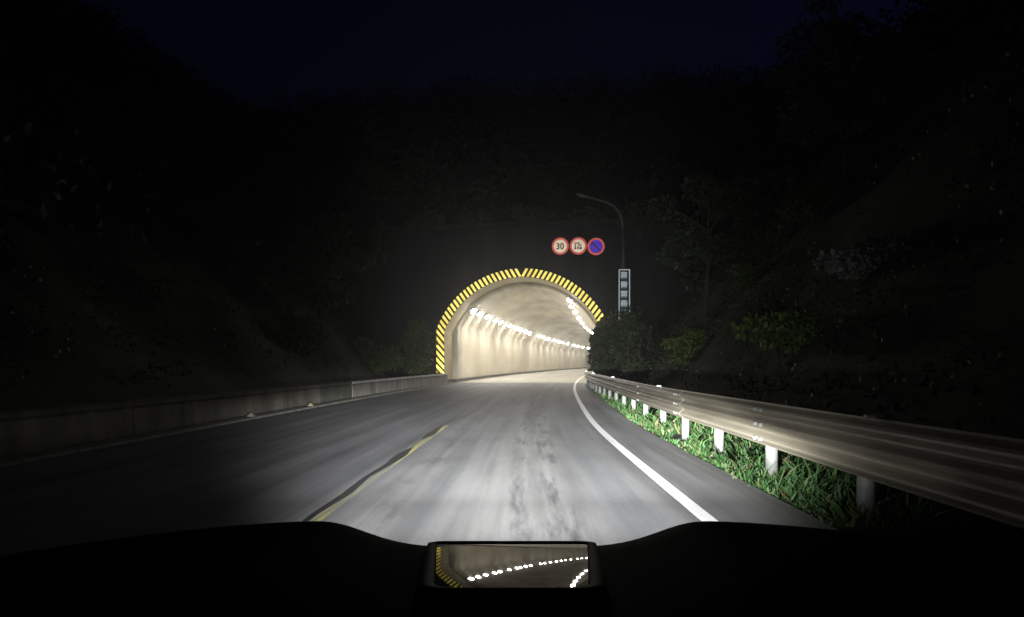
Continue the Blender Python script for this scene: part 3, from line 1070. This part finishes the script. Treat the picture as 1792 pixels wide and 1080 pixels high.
# verge grass below the guardrail
ng = 26000
zz_ = rng.uniform(3.0, 40, ng) ** 1.0
zz_ = 5.0 + (rng.uniform(0, 1, ng) ** 1.6) * 35
uu = np.array([rng.uniform(0.92, 2.9) for _ in range(ng)])
edge = 0.95 + 0.22 * (vnoise(zz_ * 1.3, zz_ * 0 + 3, 4) - .5) + 0.12 * (vnoise(zz_ * 5, zz_ * 0 + 9, 6) - .5)
keep = (uu > edge) & (vnoise(zz_ * 2.2, uu * 2.5, 15) > 0.22) & (uu < np.array([rail_u(q) for q in zz_]) + 1.6)
zz_, uu, edge = zz_[keep], uu[keep], edge[keep]
B = np.array([P(q, v_) for q, v_ in zip(zz_, uu)])
B[:, 2] = side_height(B[:, 0], B[:, 1]) - 0.01
n_ = len(B)
hgt = rng.uniform(0.05, 0.20, n_) * np.where(rng.uniform(size=n_) < 0.05, 2.2, 1.0) * (0.6 + 0.9 * vnoise(zz_ * 1.5, uu * 2, 5)) * np.clip((uu - edge + .05) / 0.3, .35, 1)
th = rng.uniform(0, 2 * math.pi, n_)
side = np.stack([np.cos(th), np.sin(th), 0 * th], 1) * (0.006 + 0.006 * rng.uniform(0, 1, n_))[:, None] * (1 + zz_ / 14)[:, None]
ln = np.stack([rng.normal(0, .35, n_), rng.normal(0, .35, n_), np.ones(n_)], 1)
mid_ = B + ln * (hgt * .55)[:, None]
tip = B + ln * hgt[:, None] + np.stack([rng.normal(0, .3, n_), rng.normal(0, .3, n_), -.1 * np.ones(n_)], 1) * hgt[:, None]
V = np.stack([B - side, B + side, mid_ + side * .8, tip, mid_ - side * .8], 1).reshape(-1, 3)
F = np.arange(5 * n_).reshape(n_, 5)
go = obj("verge_grass", mesh_np("verge_grass", V, F), M['grass'])
go["kind"] = "stuff"; go["label"] = "short bright green grass along the verge below the guardrail"; go["category"] = "grass"

# bush hanging over the right foot of the arch
bz = 37.0
shrub("creeper_bush", (P(bz, 1.8)[0], P(bz, 1.8)[1], ground_at(*P(bz, 1.8)[:2])), (2.1, 2.2, 3.7), 1500, 0.34, M['leaf_dark'],
      "dark leafy bush hanging over the right foot of the striped arch", clumps=22, seed=4, lean=(0.25, 0))
shrub("creeper_bush", (P(39.6, 2.2)[0], P(39.6, 2.2)[1], ground_at(*P(39.6, 2.2)[:2])), (2.2, 1.6, 5.2), 2600, 0.26, M['leaf'],
      "tall yellow-green bush between the arch and the lamp post", clumps=24, seed=9)
shrub("creeper_bush", (5.75, 28.3, ground_at(5.75, 28.3)), (2.1, 1.8, 4.5), 2000, 0.2, M['leaf_dark'],
      "tall dark bush in front of the lamp post, covering the foot of the name plate", clumps=22, seed=12)
# left of the arch
shrub("roadside_bush", (P(39.8, -11.3)[0], P(39.8, -11.3)[1], 0.45), (2.6, 2.2, 4.6), 3000, 0.24, M['leaf'],
      "green bush against the left foot of the striped arch", clumps=22, seed=21)
shrub("roadside_bush", (P(36.5, -13.2)[0], P(36.5, -13.2)[1], 0.45), (3.4, 2.6, 3.0), 2600, 0.22, M['leaf'],
      "low spreading bush behind the pale parapet", clumps=20, seed=22)
shrub("roadside_bush", (P(29, -14.5)[0], P(29, -14.5)[1], 0.9), (3.0, 2.6, 3.6), 2600, 0.22, M['leaf'],
      "rounded bush behind the mossy stretch of parapet", clumps=20, seed=23)
shrub("weed_clump", (P(41.2, -10.25)[0], P(41.2, -10.25)[1], 0.3), (0.9, 0.5, 0.75), 260, 0.16, M['leaf'],
      "small weeds growing at the left foot of the striped arch", cat="plant", clumps=7, seed=31)

# plants on the right cut slope, placed where the headlights catch them
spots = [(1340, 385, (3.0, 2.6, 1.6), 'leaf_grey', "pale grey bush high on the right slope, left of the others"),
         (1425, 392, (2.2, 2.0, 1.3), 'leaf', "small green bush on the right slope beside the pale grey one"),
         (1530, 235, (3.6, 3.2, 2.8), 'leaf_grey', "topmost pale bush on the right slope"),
         (1525, 490, (2.0, 1.6, 0.9), 'leaf_grey', "flat grey tuft low on the right slope at its right end"),
         (1310, 505, (1.8, 1.6, 1.0), 'leaf', "little green tuft on the right slope below the pale grey bush"),
         (1370, 640, (2.4, 2.0, 1.5), 'leaf', "dark green bush just behind the guardrail, nearest of the slope bushes"),
         (1200, 640, (2.4, 2.2, 1.6), 'leaf', "green bush behind the far part of the guardrail")]
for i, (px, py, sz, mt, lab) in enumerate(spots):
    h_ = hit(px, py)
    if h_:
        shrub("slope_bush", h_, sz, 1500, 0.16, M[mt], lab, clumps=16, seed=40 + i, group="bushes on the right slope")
for i, (px, py, hh, sp, lab) in enumerate([(1235, 560, 7.5, 2.4, "dark tree on the right slope behind the lamp post"),
                                           (1480, 330, 7.0, 2.6, "dark tree high on the right slope near the picture edge")]):
    h_ = hit(px, py)
    if h_:
        tree("slope_tree", h_, hh, sp, 5200, 0.22, M['leaf_dark'], lab, seed=70 + i)
for i, (px, py, hh, sp, lab) in enumerate([(560, 600, 8.0, 2.8, "dark tree on the left hillside above the parapet"),
                                           (660, 560, 9.0, 3.0, "dark tree on the left hillside nearest the tunnel mouth")]):
    h_ = hit(px, py)
    if h_:
        tree("hillside_tree", h_, hh, sp, 5200, 0.24, M['leaf_dark'], lab, seed=80 + i)

# growth hanging over the headwall's edge and sides
for i, (a_, hh_, sz) in enumerate([(-10.6, 9.3, (3.0, 1.6, 3.6)), (-7.4, 11.2, (3.4, 1.6, 1.8)), (-3.6, 11.4, (3.0, 1.5, 1.5)), (0.6, 11.5, (3.6, 1.6, 1.7)), (4.8, 11.4, (3.2, 1.5, 1.6)), (8.6, 10.6, (3.6, 1.6, 2.4)), (11.6, 8.0, (3.0, 1.8, 4.6))]):
    shrub("overhanging_bush", portal(a_, -0.1, hh_), sz, 1500, 0.26, M['leaf_dark'],
          "dark bush overhanging the top of the headwall, %s from the left" % ordinal(i), clumps=18, seed=90 + i, group="bushes along the top of the headwall")
# undergrowth on the slopes beside the road
n3 = 1500
bx = np.concatenate([-rng.uniform(13.2, 30, 700), rng.uniform(3.6, 24, 800)]); by = rng.uniform(6, 41, n3)
bx = bx + W(by)
C = np.stack([bx, by, side_height(bx, by) + rng.uniform(0, .35, n3)], 1)
V, F = leaves(C, rng.uniform(.25, .8, n3) * (0.55 + 0.9 * vnoise(bx / 3, by / 3, 77)), 90000, 0.12)
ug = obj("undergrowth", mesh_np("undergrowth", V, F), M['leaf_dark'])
ug["kind"] = "stuff"; ug["label"] = "dark low undergrowth covering the slopes on both sides"; ug["category"] = "undergrowth"

# the wood that covers the mountain: one dark mass
nc = 2600
aa = rng.uniform(-90, 90, nc); ww = rng.uniform(3, 130, nc) ** 1.0
cx = PO.x + aa * pn.x + ww * pt_.x; cy = PO.y + aa * pn.y + ww * pt_.y
ch = mountain_height(aa, ww)
# valley sides too
n2 = 1500
bx = np.where(rng.uniform(size=n2) < .5, rng.uniform(-60, -16, n2), rng.uniform(13, 60, n2)); by = rng.uniform(5, 42, n2)
bx = bx + W(by) - 1.7
bh = side_height(bx, by)
C = np.concatenate([np.stack([cx, cy, ch + rng.uniform(.3, 3.5, nc)], 1), np.stack([bx, by, bh + rng.uniform(.2, 1.8, n2)], 1)])
Rr = np.concatenate([rng.uniform(1.0, 2.4, nc), rng.uniform(.6, 1.5, n2)])
V, F = leaves(C, Rr, 110000, 0.55)
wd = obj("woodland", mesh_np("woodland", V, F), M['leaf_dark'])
wd["kind"] = "stuff"; wd["label"] = "dark wooded mountainside rising around the tunnel"; wd["category"] = "woodland"

# ------------------------------------------------------------------ the car that carries the camera
car = thing("car", "black car front whose dashboard carries a glossy mirror-like centre panel", "car", None, (-0.02, 0, 0))
def hood_z(x, d):
    x = np.asarray(x, float); d = np.asarray(d, float)
    zb = 0.872 - 0.115 * (d - 1.42) - 0.10
    ridge = 0.02 * np.exp(-((np.abs(x) - 0.60) / 0.19) ** 2)
    fall = -0.35 * np.maximum(0, np.abs(x) - 0.66) ** 2
    front = -0.55 * np.maximum(0, d - 1.62) ** 2 - 6.0 * np.maximum(0, d - 1.86) ** 2.5
    return zb + ridge + fall + front
hx = np.linspace(-0.84, 0.84, 57); hd_ = np.concatenate([np.linspace(1.15, 1.6, 14), np.linspace(1.63, 2.06, 22)])
Xh, Dh = np.meshgrid(hx, hd_, indexing='ij')
taper = 1 - 0.10 * np.clip((Dh - 1.3) / .75, 0, 1) ** 2
obj("bonnet", mesh_np("bonnet", np.stack([(Xh * taper).ravel(), Dh.ravel(), hood_z(Xh, Dh).ravel()], 1), grid_faces(*Xh.shape), smooth=True), M['car_paint'], car)

# dashboard seen along the lower edge: a hump either side of a sunk centre display
DS = 0.55                                  # drawn at bonnet scale, then brought to dashboard size
def dash_z(x, d):
    ax = np.abs(x)
    zb = 0.872 - 0.115 * (d - 1.42) - 0.022
    inner = np.exp(-((ax - 0.60) / 0.19) ** 2)
    outer = 1 - 0.82 * (np.maximum(0, ax - 0.60) / 0.69) ** 1.5
    ridge = 0.080 * np.where(ax < 0.60, inner, outer)
    front = -0.55 * np.maximum(0, d - 1.62) ** 2 - 6.0 * np.maximum(0, d - 1.80) ** 2.2
    return zb + ridge * np.clip((d - 0.6) / 0.5, 0, 1) + front
def dash_fit(V):
    V = np.asarray(V, float).copy()
    V[:, 0] *= DS; V[:, 1] *= DS; V[:, 2] = 1.35 + (V[:, 2] - 1.35) * DS
    return V
dx_ = np.linspace(-1.42, 1.42, 121); dd0 = np.concatenate([np.linspace(0.80, 1.6, 24), np.linspace(1.63, 2.05, 20)])
Xd, Dd = np.meshgrid(dx_, dd0, indexing='ij')
obj("dashboard", mesh_np("dashboard", dash_fit(np.stack([Xd.ravel(), Dd.ravel(), dash_z(Xd, Dd).ravel()], 1)), grid_faces(*Xd.shape), smooth=True), M['dash'], car).location = (0.02, 0, 0)

def scoop_outline(grow, n=6, d0=1.155, d1=1.69):
    """rounded trapezoid, counter-clockwise from above"""
    w0, w1, r = 0.155 + grow, 0.222 + grow, 0.045
    cs = [(-w0, d0 - grow), (w0, d0 - grow), (w1, d1 + grow), (-w1, d1 + grow)]
    pts = []
    for i in range(4):
        p, a_, b_ = Vector(cs[i]), Vector(cs[i - 1]), Vector(cs[(i + 1) % 4])
        pa = p + (a_ - p).normalized() * r; pb = p + (b_ - p).normalized() * r
        for k in range(n):
            t_ = k / (n - 1)
            pts.append((pa * (1 - t_) ** 2 + p * 2 * t_ * (1 - t_) + pb * t_ ** 2))
    return pts
def pz_(d): return 0.8954 - 0.125 * (d - 1.25) - 0.04 * (d - 1.25) ** 2
o0 = scoop_outline(0.0)
V, F = [], []
dd_ = np.linspace(1.155, 1.69, 25); nx_ = 13
for d in dd_:
    e_ = min(d - 1.155, 1.69 - d)
    wd_ = 0.155 + (d - 1.155) / 0.535 * 0.067 - (0.03 * (1 - math.sqrt(max(0, 1 - (1 - min(e_ / 0.03, 1)) ** 2))))
    for x in np.linspace(-1, 1, nx_): V.append((x * wd_, d, pz_(d)))
me = mesh_np("centre_panel", dash_fit(V), [(i * nx_ + j, i * nx_ + j + 1, i * nx_ + nx_ + j + 1, i * nx_ + nx_ + j) for i in range(24) for j in range(nx_ - 1)], smooth=True)
obj("centre_panel", me, M['gloss_black'], car).location = (0.02, 0, 0)
lay = [(0.001, -0.004), (0.005, 0.002), (0.018, 0.005), (0.030, 0.002), (0.05, -0.05)]
V, F = [], []
nn_ = len(o0)
for gw, dz in lay:
    for p in scoop_outline(gw):
        V.append((p.x, p.y, pz_(p.y) + dz))
for i in range(len(lay) - 1):
    for k in range(nn_):
        F.append((i * nn_ + k, i * nn_ + (k + 1) % nn_, (i + 1) * nn_ + (k + 1) % nn_, (i + 1) * nn_ + k))
obj("panel_rim", mesh_np("panel_rim", dash_fit(V), F, smooth=True), M['black_plastic'], car).location = (0.02, 0, 0)
# cowl, wings, bumper, lamps, wheels
m = MB()
V = []; F = []
cp = [(1.0, 0.90), (1.03, 0.88), (1.08, 0.85), (1.145, 0.81), (1.145, 0.72), (1.0, 0.72)]
for x in np.linspace(-0.8, 0.8, 17):
    for d, z in cp: V.append((x, d + 0.0, z - 0.10 * (x / .8) ** 2))
for i in range(16):
    for j in range(6):
        F.append((i * 6 + j, i * 6 + (j + 1) % 6, i * 6 + 6 + (j + 1) % 6, i * 6 + 6 + j))
F += [tuple(range(5, -1, -1)), tuple(96 + j for j in range(6))]
m.add(V, F); m.build("cowl", M['black_plastic'], car)
for sg in (-1, 1):
    V, F = [], []
    ds = np.linspace(0.6, 2.1, 26)
    for d in ds:
        k = 1 - 0.10 * max(0, min(1, (d - 1.3) / .75)) ** 2
        zt = float(hood_z(0.84, d)) - 0.012 if d > 0.85 else float(hood_z(0.84, 0.85)) - 0.012 + (0.85 - d) * 0.05
        wh = 0.34 - math.hypot(0, 0)
        arch_ = math.sqrt(max(0, 0.36 ** 2 - (d - 1.45) ** 2)) + 0.32 if abs(d - 1.45) < 0.36 else 0.22
        for (x, z) in ((0.85, zt), (0.88, zt - 0.02), (0.905, zt - 0.09), (0.92, max(zt - 0.25, arch_ + .005)), (0.905, arch_)):
            V.append((sg * x * k, d, max(z, arch_)))
    for i in range(len(ds) - 1):
        for j in range(4):
            F.append((i * 5 + j, i * 5 + j + 1, i * 5 + 6 + j, i * 5 + 5 + j))
    obj("wing", mesh_np("wing", V, F, smooth=True), M['car_paint'], car)
V, F = [], []
bprof = [(0.0, 0.60), (0.05, 0.57), (0.08, 0.48), (0.085, 0.40), (0.06, 0.28), (0.0, 0.20)]
xs = np.linspace(-0.84, 0.84, 25)
for x in xs:
    d0 = 2.12 - 0.30 * (abs(x) / .84) ** 3
    for dd, z in bprof: V.append((x, d0 + dd, z))
for i in range(len(xs) - 1):
    for j in range(5):
        F.append((i * 6 + j, i * 6 + j + 1, i * 6 + 7 + j, i * 6 + 6 + j))
obj("bumper", mesh_np("bumper", V, F, smooth=True), M['car_paint'], car)
m = MB()
for k in range(5):
    m.box((0, 2.10, 0.615 + k * 0.018), 0.80, 0.02, 0.008)
gq = m.build("grille", M['black_plastic'], car); gq["kind"] = "stuff"
for sg in (-1, 1):
    # wheel
    m = MB(); prof_w = [(0.0, .20), (0.02, .30), (0.05, .32), (0.16, .32), (0.19, .30), (0.21, .20)]
    V, F = [], []
    for k in range(24):
        t_ = 2 * math.pi * k / 24
        for (x, r) in prof_w: V.append((sg * (0.68 + x), 1.45 + r * math.cos(t_), 0.32 + r * math.sin(t_)))
    for k in range(24):
        for j in range(5):
            F.append((k * 6 + j, ((k + 1) % 24) * 6 + j, ((k + 1) % 24) * 6 + j + 1, k * 6 + j + 1))
    wh = obj("wheel", mesh_np("wheel", V, F, smooth=True), M['rubber'], car)
    m = MB(); m.tube([(sg * 0.72, 1.45, 0.32), (sg * 0.86, 1.45, 0.32), (sg * .875, 1.45, .32)], [0.205, 0.205, 0.10], 20); m.build("rim", M['steel'], wh, True)
    # headlamp: housing, lens and its light
    m = MB()
    hx0 = sg * 0.62
    V = []; F = []
    for i, x in enumerate(np.linspace(-0.17, 0.17, 9)):
        d0 = 2.11 - 0.30 * (abs(hx0 + x) / .84) ** 3
        hh = 0.075 * (1 - 0.35 * (sg * x / .17 + 1) / 2 * -1) * (1 - .25 * (abs(x) / .17) ** 4)
        for dd, z in ((0.0, hh), (0.03, hh * .8), (0.045, 0), (0.03, -hh * .8), (0.0, -hh), (-0.12, -hh * .6), (-0.12, hh * .6)):
            V.append((hx0 + x, d0 + dd - 0.02, 0.675 + z))
    for i in range(8):
        for j in range(7):
            F.append((i * 7 + j, i * 7 + (j + 1) % 7, i * 7 + 7 + (j + 1) % 7, i * 7 + 7 + j))
    F += [tuple(range(6, -1, -1)), tuple(56 + j for j in range(7))]
    hl = obj("headlamp", mesh_np("headlamp", V, F, smooth=True), M['black_plastic'], car)
    dl = 2.11 - 0.30 * (0.62 / .84) ** 3 + 0.03
    me_ = disc(0.045, 0.01, 20, 0.0)
    ob = me_.build("lens", M['lamp_lens'], hl); ob.location = (hx0, dl, 0.675)
    # the beam: photometry of a headlamp, bright just below the horizon, fading to the sides and towards the bonnet
    ld = bpy.data.lights.new("headlamp_beam", 'SPOT')
    ld.energy = HEADLAMP
    ld.color = (0.97, 0.985, 1.0)
    ld.spot_size = math.radians(120); ld.spot_blend = 0.6
    ld.shadow_soft_size = 0.035
    ld.use_nodes = True
    nt = ld.node_tree
    em = nt.nodes["Emission"]
    tc = N(nt, "ShaderNodeTexCoord"); sp = N(nt, "ShaderNodeSeparateXYZ")
    nt.links.new(tc.outputs["Normal"], sp.inputs[0])
    def mth(op, a_, b_=None, clamp=False):
        q = N(nt, "ShaderNodeMath", operation=op, use_clamp=clamp)
        for i_, v_ in enumerate((a_, b_)):
            if v_ is None: continue
            if isinstance(v_, (int, float)): q.inputs[i_].default_value = v_
            else: nt.links.new(v_, q.inputs[i_])
        return q.outputs[0]
    fz = mth('MULTIPLY', sp.outputs[2], -1.0)
    el = mth('DIVIDE', sp.outputs[1], fz)
    az = mth('DIVIDE', sp.outputs[0], fz)
    E0, E1 = -0.30, 0.50
    stops = [(-.30, .024), (-.19, .088), (-.10, .36), (-.075, .55), (-.05, .9), (-.035, 1.0), (-.022, 1.0), (-.012, .7), (0.0, .40), (.05, .18), (.13, .145), (.24, .12), (.33, .07), (.46, .04)]
    rp = ramp(nt, [((e_ - E0) / (E1 - E0), v_) for e_, v_ in stops])
    nt.links.new(mth('DIVIDE', mth('SUBTRACT', el, E0), E1 - E0), rp.inputs[0])
    mr = N(nt, "ShaderNodeMapRange", interpolation_type='SMOOTHSTEP')     # the beam is wide on the road and narrow above the cut-off
    for i_, v_ in enumerate((-.05, .05, .475, .30)): mr.inputs[1 + i_].default_value = v_
    nt.links.new(el, mr.inputs[0])
    az2 = mth('SUBTRACT', az, 0.06)
    ga = mth('EXPONENT', mth('MULTIPLY', mth('POWER', mth('ABSOLUTE', mth('DIVIDE', az2, mr.outputs[0])), 4.0), -1.0))
    lobe = mth('EXPONENT', mth('MULTIPLY', mth('POWER', mth('ABSOLUTE', mth('DIVIDE', mth('SUBTRACT', az, 0.5), 0.24)), 2.0), -1.0))   # kerb-side kick of the beam
    ga = mth('ADD', mth('ADD', mth('MULTIPLY', ga, 0.96), mth('MULTIPLY', lobe, 0.06)), 0.005)
    nt.links.new(mth('MULTIPLY', rp.outputs[0], ga), em.inputs["Strength"])
    lo = bpy.data.objects.new("headlamp_beam", ld)
    link(lo, car)
    lo.location = (hx0, dl + 0.16, 0.675)
    lo.rotation_euler = (math.radians(90), 0, 0)

# ------------------------------------------------------------------ haze: thin volume added to make a glow round the lamps and mouth
HAZE = 0.0012
if HAZE > 0:
    m = MB(); m.box((0, 60, 60), 420, 500, 124)
    hz = m.build("haze"); hz["kind"] = "stuff"; hz["label"] = "thin haze added for the glow around lamps and tunnel mouth"; hz["category"] = "haze"
    mt = bpy.data.materials.new("glow_haze"); mt.use_nodes = True
    nt = mt.node_tree; nt.nodes.remove(nt.nodes["Principled BSDF"])
    pv = N(nt, "ShaderNodeVolumePrincipled"); pv.inputs["Density"].default_value = HAZE
    pv.inputs["Color"].default_value = (.9, .92, .95, 1); pv.inputs["Anisotropy"].default_value = 0.78
    nt.links.new(pv.outputs[0], nt.nodes["Material Output"].inputs["Volume"])
    hz.data.materials.append(mt)
